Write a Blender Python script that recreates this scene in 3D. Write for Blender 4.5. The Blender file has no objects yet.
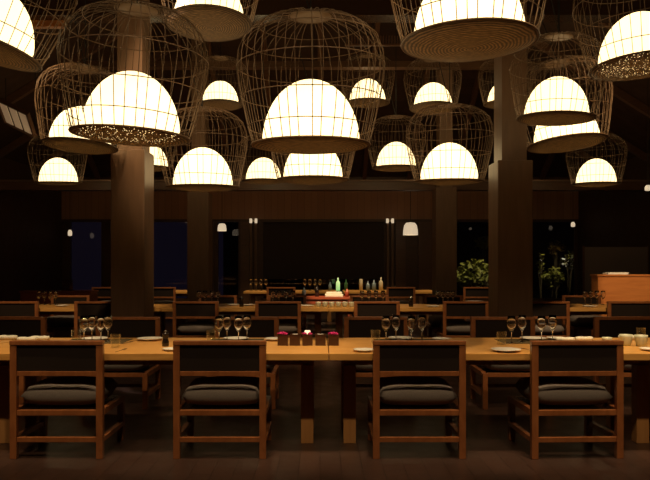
import bpy, bmesh, math, random
from mathutils import Vector, Matrix, Euler
random.seed(7)
C = bpy.context.scene.collection
PI = math.pi
CH, F, CX, HY = 1.36, 700.0, 320.0, 263.0      # eye height, focal length in pixels, principal point
def X(px, D): return (px - CX) / F * D
def Z(py, D): return CH + (HY - py) / F * D

# ------------------------------------------------------------------ materials
def mat(name, col, rough=0.5, metal=0.0, spec=0.5):
    m = bpy.data.materials.new(name); m.use_nodes = True
    b = m.node_tree.nodes['Principled BSDF']
    b.inputs['Base Color'].default_value = (*col, 1); b.inputs['Roughness'].default_value = rough
    b.inputs['Metallic'].default_value = metal; b.inputs['Specular IOR Level'].default_value = spec
    return m
def bsdf(m): return m.node_tree.nodes['Principled BSDF']
def wood(name, c1, c2, rough=0.45, scale=(1.5, 14, 14), bump=0.05, spec=0.5):
    m = mat(name, c1, rough, spec=spec); nt = m.node_tree; N = nt.nodes; L = nt.links
    tc = N.new('ShaderNodeTexCoord'); mp = N.new('ShaderNodeMapping'); mp.inputs['Scale'].default_value = scale
    no = N.new('ShaderNodeTexNoise'); no.inputs['Scale'].default_value = 2.2; no.inputs['Detail'].default_value = 6
    no.inputs['Distortion'].default_value = 0.6
    cr = N.new('ShaderNodeValToRGB'); cr.color_ramp.elements[0].position = .3; cr.color_ramp.elements[1].position = .7
    cr.color_ramp.elements[0].color = (*c1, 1); cr.color_ramp.elements[1].color = (*c2, 1)
    L.new(tc.outputs['Object'], mp.inputs['Vector']); L.new(mp.outputs['Vector'], no.inputs['Vector'])
    L.new(no.outputs['Fac'], cr.inputs['Fac']); L.new(cr.outputs['Color'], bsdf(m).inputs['Base Color'])
    bp = N.new('ShaderNodeBump'); bp.inputs['Strength'].default_value = bump
    L.new(no.outputs['Fac'], bp.inputs['Height']); L.new(bp.outputs['Normal'], bsdf(m).inputs['Normal'])
    return m
def boards(name, c1, c2, width, axis, rough=0.5, length=2.4, spec=.4):
    """planks: axis = the direction the boards run along ('X','Y','Z')"""
    m = mat(name, c1, rough, spec=spec); nt = m.node_tree; N = nt.nodes; L = nt.links
    tc = N.new('ShaderNodeTexCoord'); sp = N.new('ShaderNodeSeparateXYZ'); cb = N.new('ShaderNodeCombineXYZ')
    L.new(tc.outputs['Object'], sp.inputs[0])
    ad = N.new('ShaderNodeMath'); ad.operation = 'ADD'
    if axis == 'Z':
        L.new(sp.outputs['X'], ad.inputs[0]); L.new(sp.outputs['Y'], ad.inputs[1])
        L.new(sp.outputs['Z'], cb.inputs[0]); L.new(ad.outputs[0], cb.inputs[1])
    elif axis == 'X':
        L.new(sp.outputs['X'], cb.inputs[0]); L.new(sp.outputs['Y'], cb.inputs[1])
    else:
        L.new(sp.outputs['Y'], cb.inputs[0]); L.new(sp.outputs['X'], cb.inputs[1])
    br = N.new('ShaderNodeTexBrick'); br.inputs['Scale'].default_value = 1
    br.inputs['Brick Width'].default_value = length; br.inputs['Row Height'].default_value = width
    br.inputs['Mortar Size'].default_value = .0025; br.inputs['Color1'].default_value = (*c1, 1)
    br.inputs['Color2'].default_value = (*c2, 1); br.inputs['Mortar'].default_value = (c1[0]*.3, c1[1]*.3, c1[2]*.3, 1)
    L.new(cb.outputs[0], br.inputs['Vector']); L.new(br.outputs['Color'], bsdf(m).inputs['Base Color'])
    no = N.new('ShaderNodeTexNoise'); no.inputs['Scale'].default_value = 6; no.inputs['Detail'].default_value = 4
    L.new(tc.outputs['Object'], no.inputs['Vector'])
    mr = N.new('ShaderNodeMapRange'); mr.inputs['To Min'].default_value = rough - .12; mr.inputs['To Max'].default_value = rough + .15
    L.new(no.outputs['Fac'], mr.inputs['Value']); L.new(mr.outputs[0], bsdf(m).inputs['Roughness'])
    bp = N.new('ShaderNodeBump'); bp.inputs['Strength'].default_value = .35; bp.inputs['Distance'].default_value = .01; bp.invert = True
    L.new(br.outputs['Fac'], bp.inputs['Height']); L.new(bp.outputs['Normal'], bsdf(m).inputs['Normal'])
    return m
def emis(name, col, s):
    m = mat(name, (.8, .75, .6), .6); b = bsdf(m)
    b.inputs['Emission Color'].default_value = (*col, 1); b.inputs['Emission Strength'].default_value = s
    return m
def fabric(name, col, rough=.9, sc=160):
    m = mat(name, col, rough, spec=.2); nt = m.node_tree; N = nt.nodes; L = nt.links
    tc = N.new('ShaderNodeTexCoord'); no = N.new('ShaderNodeTexNoise'); no.inputs['Scale'].default_value = sc
    L.new(tc.outputs['Object'], no.inputs['Vector'])
    mx = N.new('ShaderNodeMix'); mx.data_type = 'RGBA'
    mx.inputs[6].default_value = (*[c*.75 for c in col], 1); mx.inputs[7].default_value = (*[c*1.25 for c in col], 1)
    L.new(no.outputs['Fac'], mx.inputs[0]); L.new(mx.outputs[2], bsdf(m).inputs['Base Color'])
    bp = N.new('ShaderNodeBump'); bp.inputs['Strength'].default_value = .2
    L.new(no.outputs['Fac'], bp.inputs['Height']); L.new(bp.outputs['Normal'], bsdf(m).inputs['Normal'])
    return m
def thin_glass(name, tint, refl=.12, rough=.02):
    m = bpy.data.materials.new(name); m.use_nodes = True; nt = m.node_tree; N = nt.nodes; L = nt.links
    N.remove(N['Principled BSDF']); out = N['Material Output']
    t = N.new('ShaderNodeBsdfTransparent'); t.inputs[0].default_value = (*tint, 1)
    g = N.new('ShaderNodeBsdfGlossy'); g.inputs['Roughness'].default_value = rough; g.inputs['Color'].default_value = (1, 1, 1, 1)
    lw = N.new('ShaderNodeLayerWeight'); lw.inputs['Blend'].default_value = .5
    fr = N.new('ShaderNodeMath'); fr.operation = 'POWER'; fr.inputs[1].default_value = 4; L.new(lw.outputs['Facing'], fr.inputs[0])
    ad = N.new('ShaderNodeMath'); ad.operation = 'MULTIPLY_ADD'; ad.inputs[1].default_value = .6; ad.inputs[2].default_value = refl*.6; ad.use_clamp = True
    mx = N.new('ShaderNodeMixShader')
    L.new(fr.outputs[0], ad.inputs[0]); L.new(ad.outputs[0], mx.inputs[0]); L.new(t.outputs[0], mx.inputs[1]); L.new(g.outputs[0], mx.inputs[2])
    L.new(mx.outputs[0], out.inputs[0])
    return m
def woven(name, holes=False):
    """woven bamboo tray: concentric and radial weave, a little light comes through"""
    m = bpy.data.materials.new(name); m.use_nodes = True; nt = m.node_tree; N = nt.nodes; L = nt.links
    b = N['Principled BSDF']; out = N['Material Output']; b.inputs['Roughness'].default_value = .65
    tc = N.new('ShaderNodeTexCoord')
    wv = N.new('ShaderNodeTexWave'); wv.wave_type = 'RINGS'; wv.rings_direction = 'Z'; wv.inputs['Scale'].default_value = 12; wv.inputs['Distortion'].default_value = 3.5
    L.new(tc.outputs['Object'], wv.inputs['Vector'])
    no = N.new('ShaderNodeTexNoise'); no.inputs['Scale'].default_value = 22; no.inputs['Detail'].default_value = 3
    L.new(tc.outputs['Object'], no.inputs['Vector'])
    ad = N.new('ShaderNodeMath'); ad.operation = 'MULTIPLY'; L.new(wv.outputs['Fac'], ad.inputs[0]); L.new(no.outputs['Fac'], ad.inputs[1])
    cr = N.new('ShaderNodeValToRGB'); cr.color_ramp.elements[0].color = (.03, .016, .008, 1); cr.color_ramp.elements[1].color = (.21, .125, .062, 1)
    cr.color_ramp.elements[0].position = .05; cr.color_ramp.elements[1].position = .6
    L.new(ad.outputs[0], cr.inputs['Fac']); L.new(cr.outputs['Color'], b.inputs['Base Color'])
    tr = N.new('ShaderNodeBsdfTranslucent'); L.new(cr.outputs['Color'], tr.inputs['Color'])
    mx = N.new('ShaderNodeMixShader'); mx.inputs[0].default_value = .10
    L.new(b.outputs[0], mx.inputs[1]); L.new(tr.outputs[0], mx.inputs[2]); last = mx
    if holes:
        vo = N.new('ShaderNodeTexVoronoi'); vo.inputs['Scale'].default_value = 48
        L.new(tc.outputs['Object'], vo.inputs['Vector'])
        lt = N.new('ShaderNodeMath'); lt.operation = 'LESS_THAN'; lt.inputs[1].default_value = .16
        L.new(vo.outputs['Distance'], lt.inputs[0])
        tp = N.new('ShaderNodeBsdfTransparent'); m2 = N.new('ShaderNodeMixShader')
        L.new(lt.outputs[0], m2.inputs[0]); L.new(mx.outputs[0], m2.inputs[1]); L.new(tp.outputs[0], m2.inputs[2]); last = m2
    L.new(last.outputs[0], out.inputs[0])
    return m

M = {}
M['floor'] = boards('dark_floor_boards', (.038, .020, .015), (.047, .024, .018), .14, 'Y', .34, 1.8, .5)
M['wall'] = boards('dark_wall_boards', (.060, .030, .017), (.072, .036, .020), .5, 'Z', .6, 4)
M['panel'] = boards('window_head_boards', (.42, .21, .12), (.48, .25, .14), .18, 'Z', .5, 4)
M['ceiling'] = boards('ceiling_boards', (.040, .018, .009), (.055, .025, .012), .2, 'X', .6, 4)
M['beam'] = wood('beam_wood', (.10, .046, .024), (.14, .065, .033), .4)
M['column'] = wood('column_wood', (.17, .092, .05), (.21, .115, .062), .5, (8, 8, 1))
M['table'] = wood('oak_table_top', (.55, .27, .07), (.68, .37, .105), .34, (1.2, 11, 11), .04)
M['table_leg'] = wood('oak_table_leg', (.42, .20, .07), (.52, .26, .09), .45, (10, 10, 1))
M['chair'] = wood('red_brown_chair_wood', (.22, .074, .025), (.33, .118, .040), .34, (9, 9, 3), .05)
bsdf(M['chair']).inputs['Coat Weight'].default_value = .6; bsdf(M['chair']).inputs['Coat Roughness'].default_value = .22
M['back'] = fabric('chair_back_cloth', (.018, .011, .008))
M['cushion'] = fabric('grey_cushion_cloth', (.21, .18, .165))
M['shade'] = emis('glowing_shade', (1, .74, .36), 2.5)
M['wire'] = mat('cage_cane', (.13, .072, .034), .55)
M['tray'] = woven('woven_tray'); M['tray_holes'] = woven('woven_tray_perforated', True)
M['cord'] = mat('black_cord', (.01, .008, .006), .6)
M['glass'] = mat('drinking_glass', (1, 1, 1), .01)
M['tumbler_glass'] = thin_glass('tumbler_glass', (.97, .98, .94), .10)
bsdf(M['glass']).inputs['Transmission Weight'].default_value = 1; bsdf(M['glass']).inputs['IOR'].default_value = 1.47
M['pane'] = thin_glass('window_glass', (.75, .75, .8), .07, .01)
M['frame'] = wood('window_frame_wood', (.07, .032, .015), (.10, .045, .02), .45)
M['china'] = mat('white_china', (.80, .77, .70), .25)
M['cup'] = mat('pale_green_china', (.50, .52, .40), .3)
M['mat_cloth'] = fabric('olive_placemat', (.085, .062, .028))
M['steel'] = mat('steel', (.6, .58, .55), .25, 1)
M['black'] = mat('black_lacquer', (.012, .008, .007), .25)
M['holder'] = wood('dark_holder_wood', (.04, .017, .010), (.06, .025, .014), .2)
M['pink'] = fabric('pink_petals', (.62, .03, .20), .7, 60)
M['counter'] = wood('orange_counter_wood', (.50, .17, .045), (.60, .22, .06), .42, (1.2, 9, 9))
M['paper'] = mat('white_paper', (.85, .82, .76), .6)
M['smoke'] = mat('smoked_glass_panel', (.24, .18, .165), .3)
M['leaf'] = mat('leaf_green', (.30, .30, .045), .5); M['leaf_y'] = mat('leaf_yellow', (.42, .26, .05), .5)
M['petal'] = mat('white_petal', (.8, .78, .78), .5); M['stem'] = mat('plant_stem', (.12, .09, .04), .7)
M['soil'] = mat('garden_soil', (.02, .014, .008), .9); M['pot'] = mat('clay_pot', (.10, .05, .03), .6)
M['blind'] = mat('black_blind', (.040, .024, .021), .7)
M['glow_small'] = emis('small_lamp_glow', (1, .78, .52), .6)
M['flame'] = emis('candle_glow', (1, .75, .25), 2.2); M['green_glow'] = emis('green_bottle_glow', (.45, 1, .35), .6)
M['bottle_g'] = mat('green_bottle', (.05, .14, .06), .1); M['bottle_c'] = mat('cream_bottle', (.65, .6, .42), .3)
M['bottle_b'] = mat('blue_grey_bottle', (.18, .26, .32), .15)
M['vent_glow'] = emis('lit_pane', (1, .58, .32), .13)
M['wax'] = emis('wax', (1, .7, .5), .8)
M['linen'] = fabric('white_linen', (.72, .72, .62), .8, 80)
M['gloss'] = mat('dark_glossy_beam', (.05, .025, .014), .18)
M['red'] = wood('red_lacquer', (.28, .06, .03), (.34, .08, .04), .35)

# ------------------------------------------------------------------ mesh helpers
def box(bm, x0, x1, y0, y1, z0, z1, bev=0.0):
    g = bmesh.ops.create_cube(bm, size=1)
    for v in g['verts']:
        v.co = Vector(((x0+x1)/2 + v.co.x*(x1-x0), (y0+y1)/2 + v.co.y*(y1-y0), (z0+z1)/2 + v.co.z*(z1-z0)))
    if bev:
        es = list({e for v in g['verts'] for e in v.link_edges})
        bmesh.ops.bevel(bm, geom=es, offset=bev, segments=2, affect='EDGES', profile=.6)
def bm_box(*a, **k):
    bm = bmesh.new(); box(bm, *a, **k); return bm
def lathe(bm, prof, n=24, cx=0, cy=0, cz=0, cap=True):
    rings = []
    for r, z in prof:
        if r < 1e-5: rings.append([bm.verts.new((cx, cy, cz+z))]*n)
        else: rings.append([bm.verts.new((cx + r*math.cos(2*PI*i/n), cy + r*math.sin(2*PI*i/n), cz+z)) for i in range(n)])
    for a, b in zip(rings, rings[1:]):
        for i in range(n):
            vs = []
            for v in (a[i], a[(i+1) % n], b[(i+1) % n], b[i]):
                if v not in vs: vs.append(v)
            if len(vs) > 2:
                try: bm.faces.new(vs)
                except ValueError: pass
def tube(bm, pts, r, n=4, closed=False):
    pts = [Vector(p) for p in pts]; rings = []; k = len(pts)
    for i, p in enumerate(pts):
        a = pts[i-1] if (i or closed) else pts[0]
        b = pts[(i+1) % k] if (i < k-1 or closed) else pts[-1]
        t = (b - a).normalized(); up = Vector((0, 0, 1)) if abs(t.z) < .9 else Vector((1, 0, 0))
        u = t.cross(up).normalized(); w = u.cross(t)
        rr = r[i] if isinstance(r, (list, tuple)) else r
        rings.append([bm.verts.new(p + (u*math.cos(2*PI*j/n) + w*math.sin(2*PI*j/n))*rr) for j in range(n)])
    prs = list(zip(rings, rings[1:])) + ([(rings[-1], rings[0])] if closed else [])
    for a, b in prs:
        for j in range(n): bm.faces.new((a[j], a[(j+1) % n], b[(j+1) % n], b[j]))
    if not closed:
        bm.faces.new(rings[0]); bm.faces.new(rings[-1])
def obj(name, bm, m, parent=None, smooth=False, loc=None):
    me = bpy.data.meshes.new(name); bmesh.ops.recalc_face_normals(bm, faces=bm.faces); bm.to_mesh(me); bm.free()
    me.materials.append(M[m] if isinstance(m, str) else m)
    if smooth:
        for p in me.polygons: p.use_smooth = True
    o = bpy.data.objects.new(name, me); C.objects.link(o)
    if parent: o.parent = parent
    if loc: o.location = loc
    return o
def tag(o, label, cat, group=None, kind=None):
    o['label'] = label; o['category'] = cat
    if group: o['group'] = group
    if kind: o['kind'] = kind
    return o
def thing(name, label, cat, loc=(0, 0, 0), rz=0, group=None):
    o = bpy.data.objects.new(name, None); C.objects.link(o); o.empty_display_size = .1
    o.location = loc; o.rotation_euler = (0, 0, rz)
    return tag(o, label, cat, group)
def struct(name, bm, m):
    o = obj(name, bm, m); o['kind'] = 'structure'; return o
def copy_tree(o, parent=None):
    c = o.copy(); C.objects.link(c)
    if parent: c.parent = parent
    for ch in [k for k in bpy.data.objects if k.parent == o]: copy_tree(ch, c)
    return c
class Proto:
    """builds a thing once, then copies it with its parts"""
    def __init__(self, fn): self.fn = fn; self.first = None
    def put(self, label, loc, rz=0, group=None, scale=1.0, tilt=None):
        if self.first is None: self.first = o = self.fn()
        else: o = copy_tree(self.first)
        o.location = loc; o.rotation_euler = (tilt[0], tilt[1], rz) if tilt else (0, 0, rz)
        o.scale = (scale,)*3; o['label'] = label
        if group: o['group'] = group
        elif 'group' in o: del o['group']
        return o

# ------------------------------------------------------------------ the room
XW, YB, YF, ZE, ZT, SL = 7.0, 19.0, -3.0, 3.7, 7.9, .62
struct('floor', bm_box(-XW-.2, XW+.2, YF-.2, YB+.2, -.1, 0), 'floor')
struct('wall_left', bm_box(-XW-.2, -XW, YF, YB+.2, 0, ZE), 'wall')
struct('wall_right', bm_box(XW, XW+.2, YF, YB+.2, 0, ZE), 'wall')
struct('wall_front', bm_box(-XW-.2, XW+.2, YF-.2, YF, 0, ZE), 'wall')
def ceil_z(x, y): return min(ZT, ZE + SL*(XW-abs(x)), ZE + SL*(YB-y), ZE + SL*(y-YF))
bm = bmesh.new(); k = (ZT-ZE)/SL
lo = [(-XW-.2, YF-.2, ZE-.12), (XW+.2, YF-.2, ZE-.12), (XW+.2, YB+.2, ZE-.12), (-XW-.2, YB+.2, ZE-.12)]
hi = [(-XW+k, YF+k, ZT), (XW-k, YF+k, ZT), (XW-k, YB-k, ZT), (-XW+k, YB-k, ZT)]
for up in (0, .15):
    L_ = [bm.verts.new((a, b, c+up)) for a, b, c in lo]; H_ = [bm.verts.new((a, b, c+up)) for a, b, c in hi]
    for i in range(4): bm.faces.new((L_[i], L_[(i+1) % 4], H_[(i+1) % 4], H_[i]))
    bm.faces.new(H_)
struct('ceiling', bm, 'ceiling')
# back wall: head, sill, piers between the windows
ZH, ZS = Z(219.5, YB), .35
def bx(px): return X(px, YB)
W = [('window_1', 68, 103), ('window_2', 108, 196), ('window_3', 216, 240), ('window_4', 261, 386), ('window_5', 455, 496), ('window_6', 508, 577)]
bm = bmesh.new()
box(bm, -XW, XW, YB, YB+.2, 0, ZS); box(bm, -XW, XW, YB, YB+.2, ZH, ZE)
edges = [-XW] + [bx(v) for w in W for v in w[1:]] + [XW]
for i in range(0, len(edges), 2): box(bm, edges[i], edges[i+1], YB, YB+.2, ZS, ZH)
struct('wall_back', bm, 'frame')
struct('trim_1', bm_box(-XW, XW, YB-.04, YB, ZH, Z(190, YB)), 'panel')            # boarded band over the windows
struct('trim_2', bm_box(-XW, XW, YB-.10, YB, ZH-.07, ZH), 'frame')
for n, a, b in W:
    r = bpy.data.objects.new(n, None); C.objects.link(r); r['kind'] = 'structure'; r.location = (bx((a+b)/2), YB, ZS)
    hw = (bx(b)-bx(a))/2; H = ZH-ZS
    f = bmesh.new()
    for s in (-1, 1): box(f, s*hw-(.05 if s > 0 else 0), s*hw+(0 if s > 0 else .05), .02, .14, 0, H)
    box(f, -hw, hw, .02, .14, 0, .05); box(f, -hw, hw, .02, .14, H-.05, H)
    if n == 'window_2': box(f, -.02, .02, .04, .12, 0, H)
    obj('window_frame', f, 'frame', r)
    obj('window_pane', bm_box(-hw+.05, hw-.05, .075, .085, .05, H-.05), 'pane', r)
    obj('window_sill', bm_box(-hw-.05, hw+.05, -.08, .02, -.04, 0), 'frame', r)
tag(obj('roller_blind', bm_box(bx(261)+.055, bx(386)-.055, YB+.035, YB+.05, Z(279, YB), ZH-.055), 'blind'),
    'wide black roller blind drawn down in the large middle window', 'blind')
# garden behind the windows
struct('ground', bm_box(-14, 14, YB+.2, 27, -.15, -.02), 'soil')
tag(obj('hedge_wall', bm_box(bx(440), 13, 24.5, 24.8, -.02, 3.6), 'blind'), 'black garden wall behind the lit plants outside the right windows', 'wall')
struct('wall_garden', bm_box(bx(208), bx(436), 22, 22.2, -.02, 4), 'blind')
# pilasters and posts of the back wall
for i, (a, b, m_) in enumerate([(241, 250, 'beam'), (250.5, 252.5, 'column'), (255, 257, 'column'), (386.5, 388.5, 'column'), (391, 393, 'column'), (395, 405, 'beam'), (418, 432, 'beam'), (206, 214, 'beam')]):
    struct('trim_%d' % (i+3), bm_box(bx(a), bx(b), YB-.14, YB, 0, ZH-.07), m_)
# tie beam on the far columns, tall beams in the roof
YC2 = 14.3
struct('trim_20', bm_box(-XW, XW, YC2-.02, YC2+.25, Z(190, YC2), Z(181.5, YC2)), 'beam')
struct('trim_21', bm_box(-XW, XW, YC2-.06, YC2+.29, Z(181.5, YC2), Z(180, YC2)), 'column')
ti = 22
for y in (10.2, 12.2):                                        # collar beams across the slope
    zc = ceil_z(0, y) - .35
    struct('trim_%d' % ti, bm_box(-XW+(zc-ZE)/SL+.1, XW-(zc-ZE)/SL-.1, y, y+.18, zc, zc+.28), 'beam'); ti += 1
for x in (-6, -4.8, -3.6, -2.4, -1.2, 0, 1.2, 2.4, 3.6, 4.8, 6):    # rafters of the back slope
    y1 = YB - .05; ytop = YB-k if abs(x) <= XW-k else YB-(XW-abs(x))
    b = bmesh.new(); z0, z1 = ceil_z(x, y1), ceil_z(x, ytop)
    vs = [b.verts.new((x+s*.05, y, z+d)) for (y, z) in ((y1, z0), (ytop, z1)) for d in (-.16, .0) for s in (-1, 1)]
    for q in ((0, 1, 3, 2), (4, 5, 7, 6), (0, 1, 5, 4), (2, 3, 7, 6), (0, 2, 6, 4), (1, 3, 7, 5)): b.faces.new([vs[j] for j in q])
    struct('trim_%d' % ti, b, 'beam'); ti += 1
for s in (-1, 1):                                             # rafters of the side slopes
    for y in (1, 3, 5, 7, 9, 11, 13, 15, 17):
        d = min(k, YB-y); x0 = s*(XW-.02); x1 = s*(XW-d)
        b = bmesh.new()
        vs = [b.verts.new((x, y+q*.05, z+e)) for (x, z) in ((x0, ZE), (x1, ceil_z(x1, y))) for e in (-.16, 0) for q in (-1, 1)]
        for q in ((0, 1, 3, 2), (4, 5, 7, 6), (0, 1, 5, 4), (2, 3, 7, 6), (0, 2, 6, 4), (1, 3, 7, 5)): b.faces.new([vs[j] for j in q])
        struct('trim_%d' % ti, b, 'beam'); ti += 1

struct('trim_60', bm_box(-XW+.3, XW-.3, 9.3, 9.6, Z(15, 9.3), Z(0, 9.3)), 'gloss')
struct('trim_61', bm_box(-XW+.4, XW-.4, 13.0, 13.2, Z(67, 13.0), Z(61, 13.0)), 'frame')
t = thing('slatted_rail', 'short rail of fine upright slats hanging high right of the large middle lamp', 'rail', (X(345, 11), 11, Z(46, 11)))
Ln = X(405, 11)-X(345, 11)
obj('rail', bm_box(0, Ln, -.02, .02, 0, .03), 'beam', t)
b = bmesh.new(); [box(b, .01+i*.045, .028+i*.045, -.01, .01, .03, .16) for i in range(int(Ln/.045))]; obj('slats', b, 'beam', t)
b = bmesh.new(); [tube(b, [(x_, 0, .03), (x_, 0, ceil_z(X(345, 11)+x_, 11)-Z(46, 11))], .008, 5) for x_ in (.005, Ln-.005)]; obj('hangers', b, 'cord', t)

# ------------------------------------------------------------------ columns
def column(px0, px1, D, ytop, ux0, ux1, label, dp=.24):
    cx = X((px0+px1)/2, D); hw = X(px1, D)-cx
    t = thing('wooden_column', label, 'column', (cx, D+dp, 0), group=None)
    zt = Z(ytop, D); ucx = X((ux0+ux1)/2, D)-cx; uh = (ux1-ux0)/2/F*D
    b = bmesh.new(); box(b, -hw, hw, -dp, dp, 0, zt, bev=.012); obj('casing', b, 'column', t)
    zc = ceil_z(cx, D+dp)
    obj('upper_post', bm_box(ucx-uh, ucx+uh, -dp+.05, dp-.05, zt, zc-.12 if D < 10 else zc-.2), 'column', t)
    obj('plinth', bm_box(-hw-.015, hw+.015, -dp-.015, dp+.015, 0, .12), 'beam', t)
column(110.5, 144.5, 8.35, 149, 116, 141, 'thick dark wooden column left of centre, behind the near table')
column(498, 533, 8.35, 160, 503, 528, 'thick dark wooden column right of centre, behind the near table')
column(187, 208.5, 13.6, 192, 191, 205, 'slim far wooden column left of the wide middle window')
column(436, 457, 13.6, 187, 440, 453, 'slim far wooden column right of the wide middle window')

# ------------------------------------------------------------------ chairs
def pillow(w, d, h, n=14):
    bm = bmesh.new(); grid = {}
    for s in (1, -1):
        for i in range(n+1):
            for j in range(n+1):
                u, v = -1+2*i/n, -1+2*j/n
                e = max(0, (1-abs(u)**4)*(1-abs(v)**4))**.32
                if e < 1e-6 and s == -1: grid[s, i, j] = grid[1, i, j]; continue
                pin = 1-.05*(u*u*v*v)
                wr = .002*math.sin(7*u+3*v)*e if s > 0 else 0
                grid[s, i, j] = bm.verts.new((u*w/2*pin, v*d/2*pin, h/2 + s*e*h/2*(1 if s > 0 else .96) + wr))
        for i in range(n):
            for j in range(n):
                q = [grid[s, i, j], grid[s, i+1, j], grid[s, i+1, j+1], grid[s, i, j+1]]
                bm.faces.new(q if s > 0 else q[::-1])
    return bm
CW, CD, CHH = .645, .56, .82
def make_chair():
    t = thing('dining_chair', '', 'chair'); h = CW/2; p = .047
    for s in (-1, 1):
        b = bmesh.new(); x0, x1 = (h-p, h) if s > 0 else (-h, -h+p)
        box(b, x0, x1, 0, .045, 0, CHH-.03, bev=.004); obj('leg', b, 'chair', t)
        b = bmesh.new(); box(b, x0, x1, CD-.05, CD, 0, .335, bev=.004); obj('leg', b, 'chair', t)
        xm0, xm1 = (h-.036, h+.003) if s > 0 else (-h-.003, -h+.036)
        b = bmesh.new(); box(b, xm0, xm1, .045, CD-.05, .30, .345, bev=.003); obj('side_rail', b, 'chair', t)
        b = bmesh.new(); box(b, xm0, xm1, .045, CD-.05, .115, .150, bev=.003); obj('stretcher', b, 'chair', t)
    b = bmesh.new(); box(b, -h, h, -.004, .05, CHH-.03, CHH, bev=.004); obj('top_rail', b, 'chair', t)
    b = bmesh.new(); box(b, -h+p, h-p, .006, .04, .575, .608, bev=.003); obj('back_rail', b, 'chair', t)
    b = bmesh.new(); box(b, -h+p, h-p, .012, .036, .608, CHH-.03); obj('backrest', b, 'back', t)
    b = bmesh.new(); box(b, -h+p, h-p, .008, .042, .30, .338, bev=.003); obj('rear_rail', b, 'chair', t)
    b = bmesh.new(); box(b, -h+p, h-p, CD-.045, CD-.008, .30, .338, bev=.003); obj('front_rail', b, 'chair', t)
    b = bmesh.new(); box(b, -h+p, h-p, .008, .038, .115, .150, bev=.003); obj('rear_stretcher', b, 'chair', t)
    b = bmesh.new(); box(b, -h+.05, h-.05, .045, CD-.045, .318, .338); obj('seat_board', b, 'black', t)
    cu = obj('seat_cushion', pillow(.575, CD-.03, .165), 'cushion', t, True); cu.location = (0, CD/2+.03, .338)
    return t
chair = Proto(make_chair)
def chairs(items, w_label, D, face, group, single=False):
    for px, lab, *rest in items:
        rz = math.radians(rest[0]) if rest else 0
        chair.put(lab, (X(px, D), D, 0), rz + (PI if face else 0), group)
NEAR = 4.85
chairs([(56, 'wooden chair with grey cushion at the front left, closest to the left edge', 0),
        (219.5, 'wooden chair with grey cushion in front, left of the pink-topped candle boxes', 0),
        (419.5, 'wooden chair with grey cushion in front, right of the pink-topped candle boxes', 0),
        (578, 'wooden chair with grey cushion in front, nearest the right edge', 2)], 0, NEAR, False, 'chairs on the near side of the front table')
OPP = 7.0
chairs([(15, 'chair across the front table at the far left, cut by the left edge'),
        (129, 'chair across the front table in front of the thick left column'),
        (247, 'chair across the front table behind the four glasses left of the candle boxes'),
        (376, 'chair across the front table behind the four glasses right of the candle boxes'),
        (502, 'chair across the front table in front of the thick right column'),
        (625, 'chair across the front table at the far right below the orange counter')], 0, OPP+.05, True, 'chairs on the far side of the front table')
chairs([(15, 'second-row chair with its back to us at the far left edge'),
        (97, 'second-row chair with its back to us half hidden by the thick left column'),
        (195.5, 'second-row chair with its back to us just right of the thick left column'),
        (278, 'second-row chair with its back to us left of the row of pale cups'),
        (377, 'second-row chair with its back to us right of the row of pale cups'),
        (466, 'second-row chair with its back to us just left of the thick right column'),
        (547, 'second-row chair with its back to us just right of the thick right column'),
        (631, 'second-row chair with its back to us in front of the orange counter')], 0, 9.84, False, 'chairs on the near side of the second table row')
chairs([(71, 'chair across the second table row below the left corner window'),
        (218, 'chair across the second table row in front of the slim left column'),
        (287, 'chair across the second table row below the left half of the black window'),
        (369, 'chair across the second table row below the right half of the black window'),
        (443, 'chair across the second table row in front of the slim right column'),
        (581, 'chair across the second table row left of the orange counter')], 0, 11.7, True, 'chairs on the far side of the second table row')
chairs([(106, 'back-row chair seen just left of the thick left column'),
        (161, 'back-row chair seen just right of the thick left column'),
        (281, 'back-row chair at left below the wide black window'),
        (401, 'back-row chair at the right below the wide black window'),
        (478, 'back-row chair below the window with the yellow-green shrub')], 0, 15.6, False, 'chairs at the back table row')

# ------------------------------------------------------------------ tables
TZ = .72
def table(px_c, D, L, Wd, label, group, legs=True):
    t = thing('dining_table', label, 'table', (px_c, D, 0), 0, group); hl = L/2
    b = bmesh.new(); box(b, -hl+.003, hl-.003, 0, Wd, TZ-.05, TZ, bev=.004); obj('table_top', b, 'table', t)
    for sx in (-1, 1):
        ly = .37 if D < 8 else .52
        for y in (ly, Wd-.2):
            x = sx*(hl-.16); b = bmesh.new(); box(b, x-.047, x+.047, y-.047, y+.047, 0, TZ-.13, bev=.004); obj('leg', b, 'table_leg', t)
    b = bmesh.new()
    for y in (.37 if D < 8 else .52, Wd-.2): box(b, -hl+.11, hl-.11, y-.03, y+.03, TZ-.13, TZ-.05)
    for sx in (-1, 1): box(b, sx*(hl-.16)-.03, sx*(hl-.16)+.03, (.40 if D < 8 else .55), Wd-.23, TZ-.13, TZ-.05)
    obj('apron', b, 'table_leg', t)
seam = X(329, 4.95)
table(seam-1.3, 4.95, 2.6, 1.05, 'long oak dining table at the front, left of the middle seam', 'front dining tables')
table(seam+1.265, 4.95, 2.53, 1.05, 'long oak dining table at the front, right of the middle seam', 'front dining tables')
table(seam-3.9, 4.95, 2.6, 1.05, 'front dining table cut off by the left edge', 'front dining tables')
table(seam+3.8, 4.95, 2.53, 1.05, 'front dining table cut off by the right edge', 'front dining tables')
T2, s2 = 9.96, X(329, 9.96)
for cx, lab in ((s2-3.6, 'second-row oak table left of the thick left column'), (s2-1.2, 'second-row oak table between the left column and the middle seam'),
                (s2+1.2, 'second-row oak table between the middle seam and the right column'), (s2+3.6, 'second-row oak table right of the thick right column')):
    table(cx, T2, 2.4, 1.0, lab, 'second-row dining tables')
T3 = 15.75
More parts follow.
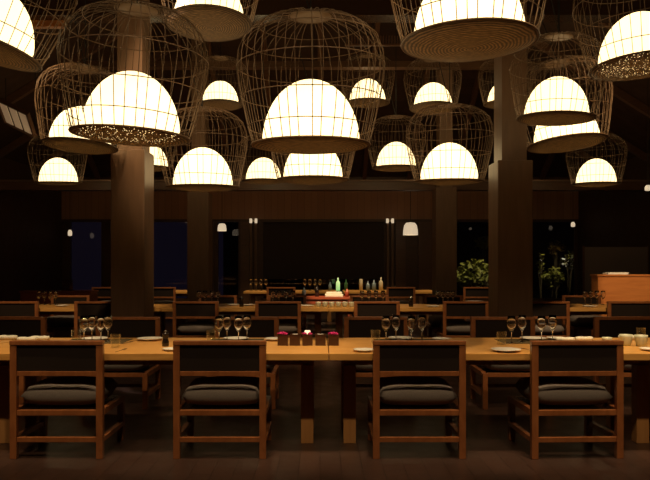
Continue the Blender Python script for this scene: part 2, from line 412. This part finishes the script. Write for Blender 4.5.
for px, lab in ((155, 'back-row table seen right of the thick left column'), (290, 'back-row table at left below the black window'),
                (390, 'back-row table at right below the black window')):
    table(X(px, T3), T3, 2.1, .9, lab, 'back-row dining tables')

# ------------------------------------------------------------------ tableware
def make_wine():
    t = thing('wine_glass', '', 'glass')
    b = bmesh.new(); lathe(b, [(0, 0), (.034, 0), (.034, .002), (.008, .005), (.0035, .012), (.0032, .085), (.006, .092)], 16); obj('stem', b, 'glass', t, True)
    b = bmesh.new(); lathe(b, [(0, .088), (.004, .088), (.014, .099), (.031, .128), (.036, .148), (.0345, .175), (.029, .215), (.0275, .215), (.033, .175), (.0345, .148), (.0295, .130), (.012, .106), (0, .099)], 20)
    obj('bowl', b, 'glass', t, True)
    return t
wine = Proto(make_wine)
def single(name, cat, prof, m, n=24):
    def fn():
        b = bmesh.new(); lathe(b, prof, n); return tag(obj(name, b, m, None, True), '', cat)
    return Proto(fn)
tumbler = single('tumbler', 'glass', [(0, 0), (.034, 0), (.038, .1), (.036, .1), (.032, .008), (0, .008)], 'tumbler_glass')
plate = single('plate', 'plate', [(0, 0), (.06, 0), (.065, .006), (.105, .016), (.107, .02), (.103, .02), (.063, .01), (0, .009)], 'china', 32)
small_plate = single('side_plate', 'plate', [(0, 0), (.045, 0), (.05, .005), (.078, .013), (.08, .017), (.076, .017), (.048, .009), (0, .008)], 'china', 28)
cup = single('cup', 'cup', [(0, 0), (.028, 0), (.034, .02), (.042, .06), (.043, .075), (.040, .075), (.038, .058), (.03, .02), (0, .012)], 'cup')
def make_mill():
    t = thing('pepper_mill', '', 'pepper mill')
    b = bmesh.new(); lathe(b, [(0, 0), (.026, 0), (.027, .03), (.021, .055), (.022, .075), (.026, .09), (.024, .105), (0, .105)], 18); obj('body', b, 'black', t, True)
    b = bmesh.new(); lathe(b, [(0, .105), (.010, .105), (.014, .113), (.008, .122), (0, .124)], 14); obj('knob', b, 'steel', t, True)
    return t
mill = Proto(make_mill)
def make_holder(kind):
    def fn():
        t = thing('candle_box', '', 'candle holder')
        b = bmesh.new(); w, h = .040, .088
        for a in ((-w, w, -w, -w+.008), (-w, w, w-.008, w), (-w, -w+.008, -w+.008, w-.008), (w-.008, w, -w+.008, w-.008)): box(b, *a, 0, h)
        box(b, -w+.008, w-.008, -w+.008, w-.008, 0, .03); obj('box', b, 'holder', t)
        if kind != 'dark':
            b = bmesh.new(); rnd = random.Random(3)
            for i in range(26):
                x, y = rnd.uniform(-.036, .036), rnd.uniform(-.036, .036)
                m4 = Matrix.Translation((x, y, h-.004+rnd.uniform(0, .014))) @ Euler((rnd.uniform(-.8, .8), rnd.uniform(-.8, .8), rnd.uniform(0, 6))).to_matrix().to_4x4() @ Matrix.Diagonal((1, .75, .25, 1))
                bmesh.ops.create_icosphere(b, subdivisions=1, radius=.014, matrix=m4)
            obj('petals', b, 'pink', t, True)
        if kind != 'pink':
            b = bmesh.new(); lathe(b, [(0, .03), (.024, .03), (.024, .085), (.022, .115 if kind == 'lit' else .087), (0, .112 if kind == 'lit' else .084)], 16); obj('candle', b, 'wax' if kind == 'lit' else 'china', t, True)
        return t
    return Proto(fn)
hold_pink, hold_lit, hold_dark = make_holder('pink'), make_holder('lit'), make_holder('dark')

mats = []
def placemat(px, D, w, d, lab, grp, T=TZ):
    x = X(px, D); b = bmesh.new(); box(b, -w/2, w/2, -d/2, d/2, 0, .003, bev=.001)
    o = obj('placemat', b, 'mat_cloth', None, loc=(x, D, T)); tag(o, lab, 'placemat', grp); mats.append((x-w/2, x+w/2, D-d/2, D+d/2))
def tz(x, y, r=0):
    for a in mats:
        if a[0]-r < x < a[1]+r and a[2]-r < y < a[3]+r: return TZ+.003
    return TZ
def at(px, D, r=.03): x = X(px, D); return (x, D, tz(x, D, r))
placemat(97, 5.72, .50, .36, 'dark olive placemat under the glasses before the thick left column', 'placemats on the front table')
placemat(236, 5.74, .44, .34, 'dark olive placemat under the glasses left of the candle boxes', 'placemats on the front table')
placemat(409, 5.72, .56, .36, 'dark olive placemat under the glasses right of the candle boxes', 'placemats on the front table')
placemat(531, 5.72, .52, .36, 'dark olive placemat under the glasses before the thick right column', 'placemats on the front table')
sets = {'behind the front left chair': [84, 92, 101, 108], 'left of the candle boxes': [219, 227, 238.5, 247],
        'right of the candle boxes': [386, 396, 411.5, 422], 'before the thick right column': [511.5, 522, 541.5, 552.5]}
ordn = ['leftmost', 'second from left', 'third from left', 'rightmost']
for where, xs in sets.items():
    for i, px in enumerate(xs):
        D = 5.56 if i % 2 == 0 else 5.66
        wine.put('%s of four wine glasses %s' % (ordn[i], where), at(px, D), random.uniform(0, 6), 'wine glasses on the front table')
for px, D, w in ((76, 5.62, 'left of the glasses behind the front left chair'), (115.5, 5.30, 'near the table edge right of the front left chair'),
                 (211, 5.62, 'left of the four glasses left of the candle boxes'), (375.5, 5.62, 'left of the four glasses right of the candle boxes'),
                 (501.5, 5.5, 'beside the glasses before the thick right column'), (641, 5.85, 'at the right edge behind the pale cups')):
    tumbler.put('clear water tumbler ' + w, at(px, D), 0, 'tumblers on the front table')
for px, D, w, P_ in ((95, 5.78, 'behind the glasses behind the front left chair', plate), (236, 5.78, 'under the four glasses left of the candle boxes', plate),
                 (401, 5.82, 'behind the four glasses right of the candle boxes', plate), (533, 5.8, 'between the glass pairs before the thick right column', plate),
                 (150, 5.80, 'beyond the pepper mill on the front table', plate), (274, 5.78, 'just left of the candle boxes', small_plate),
                 (173, 5.12, 'at the near edge beside the second front chair', small_plate), (364, 5.07, 'at the near edge left of the third front chair', small_plate),
                 (506, 5.06, 'at the near edge left of the fourth front chair', plate), (441, 5.78, 'right of the four glasses right of the candle boxes', small_plate),
                 (651, 5.12, 'at the near edge cut by the right frame', small_plate), (556, 5.84, 'behind the rightmost pair of glasses', small_plate)):
    P_.put('white plate ' + w, at(px, D, .1), 0, 'plates on the front table')
mill.put('black pepper mill with steel knob on the front table', at(165.5, 5.38), 0, None)
for px, p_, lab in ((283, hold_pink, 'leftmost dark candle box, topped with magenta petals'), (295, hold_dark, 'second dark candle box from left, with a pale candle'),
                    (307.5, hold_lit, 'middle dark candle box with a glowing candle'), (320.5, hold_dark, 'fourth dark candle box from left, with a pale candle'),
                    (333.5, hold_pink, 'rightmost dark candle box, topped with magenta petals')):
    p_.put(lab, (X(px, 5.45), 5.45, TZ), 0, 'candle boxes in the middle of the front table')
# linen rolls, dishes at both ends
def make_roll():
    b = bmesh.new(); pts = [(-.075+.15*i/8, 0, .019+.001*math.sin(i)) for i in range(9)]
    tube(b, pts, [.015, .018, .019, .018, .016, .018, .019, .018, .015], 12); return tag(obj('rolled_napkin', b, 'linen', None, True), '', 'napkin')
roll = Proto(make_roll)
for px, D, w in ((8, 5.85, 'at the far left end of the front table'), (27, 5.72, 'behind the left half of the front left chair'), (40, 5.80, 'behind the top rail of the front left chair'),
                 (565, 5.7, 'left of the row of napkins at the right end'), (584, 5.75, 'behind the middle of the rightmost front chair'), (628, 5.85, 'behind the pale cups at the right end')):
    roll.put('white rolled napkin ' + w, (X(px, D), D, TZ), random.uniform(-.2, .2), 'rolled napkins on the front table')
for px, D, w in ((626, 5.42, 'left one of the two big pale cups at the right edge'), (641, 5.38, 'right one of the two big pale cups at the right edge')):
    cup.put(w, (X(px, D), D, TZ), 0, 'big pale cups on the front table', 1.15)
def make_tea():
    t = thing('tealight', '', 'candle')
    b = bmesh.new(); lathe(b, [(0, 0), (.036, 0), (.042, .03), (.039, .03), (.034, .006), (0, .006)], 18); obj('dish', b, 'cup', t, True)
    b = bmesh.new(); lathe(b, [(0, .006), (.03, .006), (.03, .024), (.008, .022), (0, .028)], 14); obj('candle', b, 'flame', t, True)
    return t
tea = Proto(make_tea)
tea.put('small lit candle dish behind the rightmost front chair', (X(607, 5.75), 5.75, TZ), 0, 'lit candle dishes')
tea.put('small lit candle dish on the second row left of the thick right column', (X(457, 10.3), 10.3, TZ), 0, 'lit candle dishes')
def make_fork():
    b = bmesh.new(); box(b, -.004, .004, -.1, .04, 0, .003); box(b, -.011, .011, .04, .055, 0, .003)
    for x in (-.0095, -.0035, .0025, .0085): box(b, x-.0012, x+.0012, .055, .1, 0, .003)
    return tag(obj('fork', b, 'steel'), '', 'fork')
fork = Proto(make_fork)
for px, D, w in ((528, 5.15, 'beside the plate left of the rightmost front chair'), (121, 5.12, 'at the near edge right of the front left chair'), (128, 5.6, 'right of the glasses behind the front left chair'), (433, 5.6, 'right of the four glasses right of the candle boxes')):
    fork.put('steel fork ' + w, at(px, D, .09), random.uniform(-.25, .25), 'forks on the front table')

# second row
g2 = {'before the slim left column': [199, 205, 212, 218], 'left of the pale cups below the black window': [273, 279, 286, 293],
      'below the right half of the black window': [362, 369, 376, 383], 'left of the thick right column': [438, 443, 448, 453],
      'left of the orange counter': [585, 591, 597, 603], 'at the left beside the side plate': [39, 44.5, 50, 55.5]}
for where, xs in g2.items():
    for i, px in enumerate(xs):
        wine.put('%s of four far glasses %s' % (ordn[i], where), (X(px, 10.72), 10.72, TZ), 0, 'wine glasses on the second table row')
for px, D, w in ((62, 10.35, 'left of the thick left column'), (234, 10.55, 'left of the second-row pepper mill'), (249, 10.5, 'right of the left second-row pepper mill'),
                 (307, 10.3, 'just left of the row of pale cups'), (433, 10.18, 'left of the thick right column'), (590, 10.18, 'left of the orange counter')):
    plate.put('white plate on the second row ' + w, (X(px, D), D, TZ), 0, 'plates on the second table row')
for px, w in ((241.5, 'left one, behind the glasses left of the candle boxes'), (411, 'right one, behind the glasses right of the candle boxes')):
    mill.put('second-row pepper mill, ' + w, (X(px, 10.25), 10.25, TZ), 0, 'pepper mills on the second table row', 1.25)
cl = ['leftmost', 'second', 'third', 'fourth', 'fifth', 'rightmost']
for i in range(6):
    px = 318.5+6.6*i
    cup.put('%s in the row of six pale cups on the second row' % cl[i], (X(px, 10.18), 10.18, TZ), 0, 'row of pale cups on the second table row')
tumbler.put('clear tumbler on the second row left of the thick right column', (X(466, 10.3), 10.3, TZ), 0, 'tumblers on the second table row')
tumbler.put('left of two tumblers just right of the thick right column', (X(534.5, 10.35), 10.35, TZ), 0, 'tumblers on the second table row')
tumbler.put('right of two tumblers just right of the thick right column', (X(540.5, 10.35), 10.35, TZ), 0, 'tumblers on the second table row')

# back row: bottles, glasses, lantern boxes
DB = 16.2
def bottle(px, prof, m, lab, D=DB):
    b = bmesh.new(); lathe(b, prof, 16); return tag(obj('bottle', b, m, None, True, (X(px, D), D, TZ)), lab, 'bottle', 'bottles on the back table row')
wb = lambda h, r: [(0, 0), (r, 0), (r, h*.6), (r*.9, h*.68), (r*.35, h*.78), (r*.33, h), (0, h)]
bottle(338, wb(.30, .045), 'green_glow', 'green glowing bottle below the middle of the black window')
bottle(346, wb(.26, .04), 'bottle_g', 'dark green bottle right of the glowing green bottle')
bottle(361, [(0, 0), (.04, 0), (.04, .25), (.03, .27), (0, .27)], 'bottle_c', 'cream straight bottle below the right of the black window')
bottle(368, wb(.22, .05), 'bottle_b', 'left blue-grey bottle right of the cream bottle')
bottle(374, wb(.25, .05), 'bottle_b', 'right blue-grey bottle, beside the pale bottle')
bottle(381, wb(.31, .05), 'bottle_c', 'tall pale bottle by the right post of the black window')
bottle(330, wb(.2, .04), 'bottle_b', 'short blue-grey bottle left of the glowing green bottle')
g3 = {'by the left post of the black window': [251, 256, 261, 266], 'left of the bright napkin stack': [305, 310, 315, 320]}
for where, xs in g3.items():
    for i, px in enumerate(xs):
        wine.put('%s of four tiny glasses %s' % (ordn[i], where), (X(px, DB), DB, TZ), 0, 'wine glasses on the back table row', 1.3)
b = bmesh.new(); box(b, -.17, .17, -.1, .1, 0, .05, bev=.008); box(b, -.15, .15, -.09, .09, .05, .09, bev=.008)
tag(obj('napkin_stack', b, 'linen', None, False, (X(334, 13.35), 13.35, TZ)), 'bright white napkin stack on the small red service table', 'napkins')
t = thing('service_table', 'small red wooden service table before the middle of the black window', 'table', (X(325, 13.1), 13.1, 0))
obj('table_top', bm_box(-.5, .5, 0, .55, TZ-.04, TZ), 'red', t)
obj('drawer', bm_box(-.4, .4, .02, .06, TZ-.18, TZ-.04), 'red', t)
for sx in (-.46, .46):
    for sy in (.04, .51): obj('leg', bm_box(sx-.03, sx+.03, sy-.03, sy+.03, 0, TZ-.04), 'red', t)
for px, m_, h_, lab in ((304, 'bottle_b', .17, 'short blue-grey bottle at the left end of the red service table'), (317, 'black', .22, 'black bottle left of the napkin stack on the red service table'), (347, 'red', .15, 'small red bottle at the right end of the red service table')):
    bottle(px, wb(h_, .04), m_, lab, 13.3)
b = bmesh.new(); box(b, -.09, .09, -.09, .09, 0, .02); box(b, -.08, .08, -.08, .08, .02, .2, bev=.01); box(b, -.09, .09, -.09, .09, .2, .22)
t = tag(obj('wooden_canister', b, 'holder', None, False, (X(67.5, 14.2), 14.2, .80)), 'small wooden box on the cabinet below the left corner window', 'box')
t = thing('side_cabinet', 'low red-brown cabinet under the left corner window', 'cabinet', (X(64, 14.2), 14.2, 0))
b = bmesh.new(); box(b, -.8, .6, -.2, .25, .05, .77, bev=.006); obj('body', b, 'red', t)
obj('top', bm_box(-.82, .62, -.22, .27, .77, .80), 'red', t)
obj('plinth', bm_box(-.76, .56, -.16, .22, 0, .05), 'beam', t)
for s in (-1, 1):
    d = obj('door', bm_box(-.1-.64 if s < 0 else -.09, -.11 if s < 0 else .54, -.215, -.2, .1, .73), 'red', t)
    obj('handle', bm_box(-.17 if s < 0 else -.05, -.15 if s < 0 else -.03, -.235, -.215, .45, .6), 'steel', d)

# host counter on the right
DC = 12.4
x0 = X(598, DC); zt = Z(274.5, DC)
t = thing('host_counter', 'bright orange wooden counter standing at the right edge', 'counter', (x0, DC, 0))
obj('front_panel', bm_box(0, 6.85-x0, 0, .04, 0, zt-.03), 'counter', t)
obj('side_panel', bm_box(0, .04, .04, .3, 0, zt-.03), 'counter', t)
obj('top', bm_box(-.02, 6.85-x0, -.02, .32, zt-.03, zt), 'counter', t)
b = bmesh.new(); box(b, -.19, .17, -.12, .12, 0, .025); box(b, -.15, .19, -.1, .12, .025, .035)
tag(obj('menu_stack', b, 'paper', None, False, (X(616, DC+.2), DC+.2, zt)), 'stack of white menus on the orange counter', 'menus')
DS = 14.6
t = thing('glass_screen', 'low smoked glass screen behind the orange counter', 'screen', (X(583, DS), DS, 0))
obj('panel', bm_box(0.03, 1.35, 0, .03, .1, Z(247, DS)), 'smoke', t)
b = bmesh.new(); box(b, 0, .03, -.01, .04, 0, Z(247, DS)+.03); box(b, 1.35, 1.38, -.01, .04, 0, Z(247, DS)+.03); box(b, .03, 1.35, -.01, .04, 0, .1)
obj('frame', b, 'beam', t)

# ------------------------------------------------------------------ bell lamps
UN = .8    # width of the shade of a large lamp; the cage profile is in these units
prof_pts = [(r_, z_*1.045) for r_, z_ in [(.60, .0), (.635, .12), (.672, .28), (.712, .46), (.744, .62), (.757, .76), (.742, .90), (.690, 1.02), (.600, 1.12), (.470, 1.195), (.340, 1.235), (.215, 1.255)]]
def make_cage(seed=1, nr=38):
    rnd = random.Random(seed); b = bmesh.new(); wr = .0034
    for i in range(nr):
        a0 = 2*PI*i/nr + rnd.uniform(-.03, .03); tw = rnd.uniform(-.05, .05)
        tube(b, [(r*UN*math.cos(a0+tw*j/11), r*UN*math.sin(a0+tw*j/11), z*UN) for j, (r, z) in enumerate(prof_pts)], wr, 4)
    def rad(z):
        for (r0, z0), (r1, z1) in zip(prof_pts, prof_pts[1:]):
            if z0 <= z <= z1: return r0+(r1-r0)*(z-z0)/(z1-z0)
        return prof_pts[-1][0]
    for z in (.17, .48, .80, 1.07, 1.21, 1.31):
        dx, dy = rnd.uniform(-.03, .03), rnd.uniform(-.03, .03); r = rad(z)+.004
        tube(b, [(r*UN*math.cos(2*PI*j/44), r*UN*math.sin(2*PI*j/44), (z+dx*math.cos(2*PI*j/44)*.6+dy*math.sin(2*PI*j/44)*.6)*UN) for j in range(44)], wr*1.15, 4, True)
    return b
def make_lamp(holes):
    def fn():
        t = thing('pendant_lamp', '', 'lamp')
        obj('cage', make_cage(2 if holes else 1), 'wire', t, True)
        b = bmesh.new(); p = []
        for j in range(13):
            a = PI/2*j/12; p.append((.5*UN*math.cos(a), (.02+.645*math.sin(a))*UN))
        p[-1] = (0, p[-1][1]); p.insert(0, (.505*UN, .006))
        lathe(b, p, 40); obj('shade', b, 'shade', t, True)
        b = bmesh.new()
        lathe(b, [(0, -.055), (.3*UN, -.048), (.5*UN, -.028), (.58*UN, -.012), (.605*UN, -.002)], 44)
        obj('tray', b, 'tray_holes' if holes else 'tray', t, True)
        b = bmesh.new(); R = .607*UN
        tube(b, [(R*math.cos(2*PI*j/48), R*math.sin(2*PI*j/48), 0) for j in range(48)], .010, 6, True); obj('rim', b, 'wire', t, True)
        b = bmesh.new(); lathe(b, [(0, 1.32*UN), (.10*UN, 1.318*UN), (.215*UN, 1.311*UN), (.215*UN, 1.307*UN), (.1*UN, 1.312*UN), (0, 1.314*UN)], 20); obj('cap', b, 'wire', t, True)
        return t
    return Proto(fn)
lamp_a, lamp_h = make_lamp(False), make_lamp(True)
# centre px, base py, shade width px, distance, perforated, roll deg (right side down +), pitch deg (towards us +), label
LAMPS = [
 (-19, 47, 96, 6.0, 0, 15, 4, 'large caged bell lamp at the top left corner, cut by the frame'),
 (131, 136, 96, 5.8, 1, 3, -1, 'large caged bell lamp in front of the thick left column'),
 (311, 145, 97, 5.75, 0, 0, -2, 'large caged bell lamp hanging over the middle of the picture'),
 (469, 42, 110, 5.1, 0, -1, 0, 'largest caged bell lamp at the top, right of the middle'),
 (80, 146, 60, 8.0, 0, 3, 3, 'caged bell lamp half hidden behind the large lamp at the left column'),
 (209, 24, 70, 7.4, 0, 0, 5, 'caged bell lamp at the top, left of the middle, cut by the frame'),
 (641, 66, 80, 5.9, 1, -3, 2, 'large caged bell lamp at the top right edge with a perforated tray'),
 (556, 118.5, 62, 7.1, 0, 2, -1, 'caged bell lamp just right of the thick right column'),
 (567, 143.5, 63, 8.6, 0, -5, 4, 'caged bell lamp hanging low behind the lamp right of the thick right column'),
 (203, 187, 59, 9.3, 0, 0, -2, 'caged bell lamp hanging low in front of the slim left column'),
 (313, 179.5, 59, 9.8, 0, 0, -1, 'caged bell lamp low behind the middle large lamp'),
 (449, 181, 57, 9.8, 0, 0, -3, 'caged bell lamp hanging low in front of the slim right column'),
 (58.5, 182.5, 37, 12.4, 0, 0, -4, 'small far caged bell lamp hanging low at the left'),
 (149, 168, 37, 12.4, 0, 0, 0, 'small far caged bell lamp peeking from behind the thick left column'),
 (220.5, 105, 36, 12.3, 0, 0, 2, 'small far caged bell lamp left of the large middle lamp, high up'),
 (367.5, 103, 36, 13.3, 0, 0, 0, 'small far caged bell lamp right of the large middle lamp, high up'),
 (433, 108, 38, 11.8, 0, 0, 4, 'small far caged bell lamp below the largest lamp'),
 (506, 104, 36, 12.2, 0, 0, 0, 'small far caged bell lamp mostly hidden behind the thick right column'),
 (263.5, 181, 35, 12.8, 0, 0, 0, 'small far caged bell lamp low, left below the middle large lamp'),
 (396, 168, 39, 12.0, 0, 0, 0, 'small far caged bell lamp low, left of the lamp at the slim right column'),
 (596, 184, 38, 12.0, 0, 0, -1, 'small far caged bell lamp low at the right, over the orange counter'),
]
for px, py, w, D, holes, roll_, pitch, lab in LAMPS:
    s = w*D/F/UN; loc = Vector((X(px, D), D, Z(py, D)))
    # rotation: +roll lowers the right side; +pitch lowers the far side so that the tray turns to us
    rx, ry = -math.radians(pitch), math.radians(roll_)
    o = (lamp_h if holes else lamp_a).put(lab, loc, random.uniform(-.1, .1), 'caged bell lamps under the roof', s, (rx, ry))
    mw = Matrix.LocRotScale(loc, o.rotation_euler, Vector((s,)*3)); inv = mw.inverted()
    top = mw @ Vector((0, 0, 1.318*UN)); cz = ceil_z(top.x, top.y)
    # keep the cord clear of the ceiling boards
    b = bmesh.new(); tube(b, [inv @ top, inv @ Vector((top.x, top.y, cz))], .006/s, 6)
    obj('cord', b, 'cord', o)

# lamp reflections modelled as shades, then small lamps at the back
def lamp_reflection(px, py, w, D, lab):  # lamp reflections in the window glass, built as glowing shades with added cords
    t = thing('lamp_reflection_shade', lab, 'lamp', (X(px, D), D, Z(py, D)), 0, 'lamp reflections modelled as small shades before the back wall'); r = w/2/F*D
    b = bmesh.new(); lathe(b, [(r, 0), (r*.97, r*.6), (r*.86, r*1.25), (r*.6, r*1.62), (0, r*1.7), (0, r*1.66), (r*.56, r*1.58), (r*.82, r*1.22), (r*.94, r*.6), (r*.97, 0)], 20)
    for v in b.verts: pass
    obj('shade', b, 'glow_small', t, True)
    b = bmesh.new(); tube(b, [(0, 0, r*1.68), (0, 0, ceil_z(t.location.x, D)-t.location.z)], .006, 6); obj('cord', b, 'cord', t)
lamp_reflection(410.5, 235, 15, 17.6, 'lamp reflection modelled as a small pale shade right of the wide black window')
lamp_reflection(222, 231, 9, 17.6, 'lamp reflection modelled as a small pale shade left of the wide black window')
def wall_spot(px, py, lab, y=YB-.14):
    t = thing('wall_spotlight', lab, 'light', (X(px, y), y, Z(py, y)), 0, 'small spotlights on the window posts')
    obj('bracket', bm_box(-.10, .10, -.05, 0, -.03, .03), 'steel', t)
    for s in (-1, 1):
        b = bmesh.new(); lathe(b, [(0, -.06), (.035, -.06), (.035, .06), (0, .06)], 12, s*.07, -.085); obj('lamp_head', b, 'glow_small', t, True)
wall_spot(253.7, 221, 'small spotlight pair at the left post of the black window')
wall_spot(389.7, 221, 'small spotlight pair at the right post of the black window')
def bulb(px, py, y, h, lab):
    t = thing('hanging_bulb', lab, 'light', (X(px, y), y, Z(py, y)), 0)
    b = bmesh.new(); lathe(b, [(0, 0), (.05, .01), (.055, h*.6), (.03, h), (0, h)], 14); obj('bulb', b, 'glow_small', t, True)
    b = bmesh.new(); tube(b, [(0, 0, h), (0, 0, ceil_z(t.location.x, y)-t.location.z)], .005, 6); obj('cord', b, 'cord', t)
bulb(573, 227, 18.2, .13, 'small bright bulb hanging left of the smoked glass screen')
bulb(70, 236, 18.2, .16, 'small bright bulb hanging at the left corner window')
bulb(648, 191, 12.0, .1, 'small bright bulb at the right edge above the orange counter')
# lit louvre lying in the left roof slope
yv = 12.0; xv = -5.2; zv = 3.86
t = thing('roof_louvre', 'small lit louvre panel hanging under the left roof slope', 'vent', (xv, yv, zv)); t.rotation_euler = (-.45, .45, 0); t.scale = (.85,)*3
b = bmesh.new(); box(b, -.36, .36, -.42, -.38, -.06, .02); box(b, -.36, .36, .38, .42, -.06, .02); box(b, -.36, -.32, -.38, .38, -.06, .02); box(b, .32, .36, -.38, .38, -.06, .02)
obj('frame', b, 'beam', t)
b = bmesh.new()
inv = Matrix.LocRotScale(t.location, t.rotation_euler, t.scale).inverted()
for lx in (-.34, .34):
    p_ = Matrix.LocRotScale(t.location, t.rotation_euler, t.scale) @ Vector((lx, .4, .0)); tube(b, [inv @ p_, inv @ Vector((p_.x, p_.y, ceil_z(p_.x, p_.y)))], .008, 5)
obj('hangers', b, 'cord', t)
for i in range(3): obj('lit_slat', bm_box(-.3+.21*i, -.14+.21*i, -.37, .37, -.03, -.015), 'vent_glow', t)
# short orange beam at the upper left
tag(obj('roof_strut', bm_box(X(27, 9.5), X(63, 9.5), 9.5, 9.6, Z(26.5, 9.5), Z(20, 9.5)), 'counter'), 'short orange wooden strut hanging between roof ropes at the upper left', 'beam')
o = bpy.data.objects['roof_strut']; b = bmesh.new(); b.from_mesh(o.data)
for px in (30, 60): x = X(px, 9.5); tube(b, [(x, 9.55, Z(20, 9.5)), (x, 9.55, ceil_z(x, 9.55))], .008, 6)
b.to_mesh(o.data); b.free(); o['label'] = 'short orange wooden bar hanging under the roof at the upper left'

# ------------------------------------------------------------------ garden plants
def plant(px, D, zc, h, w, n, m_, seed, lab, leaf=.07, flowers=0):
    rnd = random.Random(seed); x = X(px, D); t = thing('garden_shrub', lab, 'plant', (x, D, -.02), 0, 'lit plants outside the right windows')
    st = bmesh.new(); lf = bmesh.new(); fl = bmesh.new()
    for i in range(9):
        a = rnd.uniform(0, 2*PI); rr = rnd.uniform(.1, 1)*w/2; zz = zc+rnd.uniform(-.3, .5)*h
        tube(st, [(0, 0, 0), (rr*.3*math.cos(a), rr*.3*math.sin(a), zz*.5), (rr*math.cos(a), rr*math.sin(a), zz)], [.018, .012, .005], 5)
    for i in range(n):
        a = rnd.uniform(0, 2*PI); r_ = math.sqrt(rnd.random()); ph = rnd.uniform(-1, 1)
        c = Vector((r_*w/2*math.cos(a), r_*w/2*math.sin(a), zc + ph*h/2*math.sqrt(max(0.05, 1-r_*r_))))
        R_ = Euler((rnd.uniform(-.9, .9), rnd.uniform(-.9, .9), rnd.uniform(0, 6.3))).to_matrix(); s = leaf*rnd.uniform(.6, 1.4)
        isf = i < flowers; tgt = fl if isf else lf
        pts = [(-1, 0, 0), (-.3, .38, .12), (.5, .3, .1), (1, 0, -.1), (.5, -.3, .1), (-.3, -.38, .12)]
        if isf: pts = [(math.cos(q*PI/3), math.sin(q*PI/3), .15*(q % 2)) for q in range(6)]; s = .035
        tgt.faces.new([tgt.verts.new(c + R_ @ (Vector(p)*s)) for p in pts])
    obj('stems', st, 'stem', t); f = obj('foliage', lf, m_, t)
    if flowers: obj('blossoms', fl, 'petal', t)
    else: fl.free()
plant(474, 20.6, 1.0, .95, 1.2, 420, 'leaf', 1, 'broad yellow-green shrub outside the window left of the thick right column', .09)
plant(486, 21.9, 2.0, .42, .62, 70, 'leaf', 2, 'slim plant with a high leafy tuft outside the window left of the thick right column', .12)
plant(553, 20.4, .95, .65, .6, 150, 'leaf', 3, 'green shrub outside the window right of the thick right column', .09)
plant(556, 21.7, 1.85, .4, .5, 60, 'leaf_y', 4, 'plant with a high orange tuft outside the window right of the thick right column', .09)
plant(569, 20.5, 1.45, .6, .4, 60, 'leaf', 5, 'slender plant with white blossoms outside the window by the right corner', .06, 34)
plant(541, 21.2, 1.3, .8, .25, 40, 'leaf', 6, 'thin upright plant beside the thick right column outside the window', .07, 6)

# ------------------------------------------------------------------ light
def spot(name, loc, aim, e, ang, col=(1, .70, .38), blend=.6, size=.06):  # bare light with no fixture body
    loc = (loc[0], loc[1], min(loc[2], ceil_z(loc[0], loc[1])-.5) if loc[1] < YB else loc[2])
    l = bpy.data.lights.new(name, 'SPOT'); l.energy = e; l.spot_size = math.radians(ang); l.spot_blend = blend; l.color = col; l.shadow_soft_size = size
    o = bpy.data.objects.new(name, l); C.objects.link(o); o.location = loc
    o.rotation_euler = (Vector(aim)-Vector(loc)).to_track_quat('-Z', 'Y').to_euler()
    return o
for x in (-2.6, -.9, .9, 2.6):
    spot('unseen_spotlight', (x*.8, 2.1, 5.0), (x, 5.4, .72), 200, 46)
for px in (56, 219.5, 419.5, 578):
    spot('unseen_spotlight', (X(px, 4.85)*.97, 4.35, 6.4), (X(px, 4.85), 5.15, .45), 330, 20)  # unseen overhead light added to brighten the seat cushions
for x in (-2.7, -.85, .55, 1.9, 2.9):
    spot('unseen_spotlight', (x, 3.9, 6.6), (x, 5.45, .72), 560, 26)  # unseen steep light added to brighten the front table tops
for x in (-3.6, -1.7, -.2, 1.2, 3.6):
    spot('unseen_spotlight', (x*.85, 5.9, 7.0), (x, 10.4, .7), 1000, 26)  # unseen light added to brighten the second-row tables
spot('unseen_spotlight', (-1.2, 6.9, 6.5), (-1.75, 7.75, 0), 3600, 9, (1, .85, .75))  # unseen light added to imitate a pale patch on the floor
spot('unseen_spotlight', (4.0, 8.0, 4.6), (5.75, 12.4, .75), 1100, 19)  # unseen light added to brighten the orange counter
for x in (-4, -2, 0, 2, 4):
    spot('unseen_spotlight', (x, 14.0, 5.0), (x, 16.1, .7), 380, 50)  # unseen light added to brighten the back table row
spot('unseen_spotlight', (X(330, 13.3), 10.6, 5.4), (X(332, 13.3), 13.3, .75), 2600, 12)  # unseen light added to brighten the napkin stack
for x, tx in ((4.3, 4.4), (6.4, 6.6)):
    spot('garden_spotlight', (x, 19.5, 3.2), (tx, 20.8, 1.1), 150, 60, (1, .85, .5))
w = bpy.data.worlds.new('World'); bpy.context.scene.world = w; w.use_nodes = True
bg = w.node_tree.nodes['Background']; bg.inputs[0].default_value = (.34, .25, .50, 1); bg.inputs[1].default_value = .016

# ------------------------------------------------------------------ camera
cam = bpy.data.cameras.new('Camera'); co = bpy.data.objects.new('Camera', cam); C.objects.link(co)
co.location = (0, 0, CH); co.rotation_euler = (PI/2, 0, 0)
cam.sensor_width = 36; cam.lens = F/650*36; cam.shift_x = 5/650; cam.shift_y = 23/650; cam.clip_end = 100
sc = bpy.context.scene; sc.camera = co
vs = sc.view_settings; vs.view_transform = 'Standard'; vs.look = 'None'; vs.exposure = 0; vs.gamma = 1; vs.use_curve_mapping = False
sc.render.engine = 'CYCLES'
try:
    sc.cycles.use_denoising = True; sc.cycles.denoiser = 'OPENIMAGEDENOISE'
    sc.cycles.max_bounces = 8; sc.cycles.transparent_max_bounces = 24; sc.cycles.sample_clamp_indirect = 4
    sc.cycles.caustics_reflective = False; sc.cycles.caustics_refractive = False
except Exception: pass
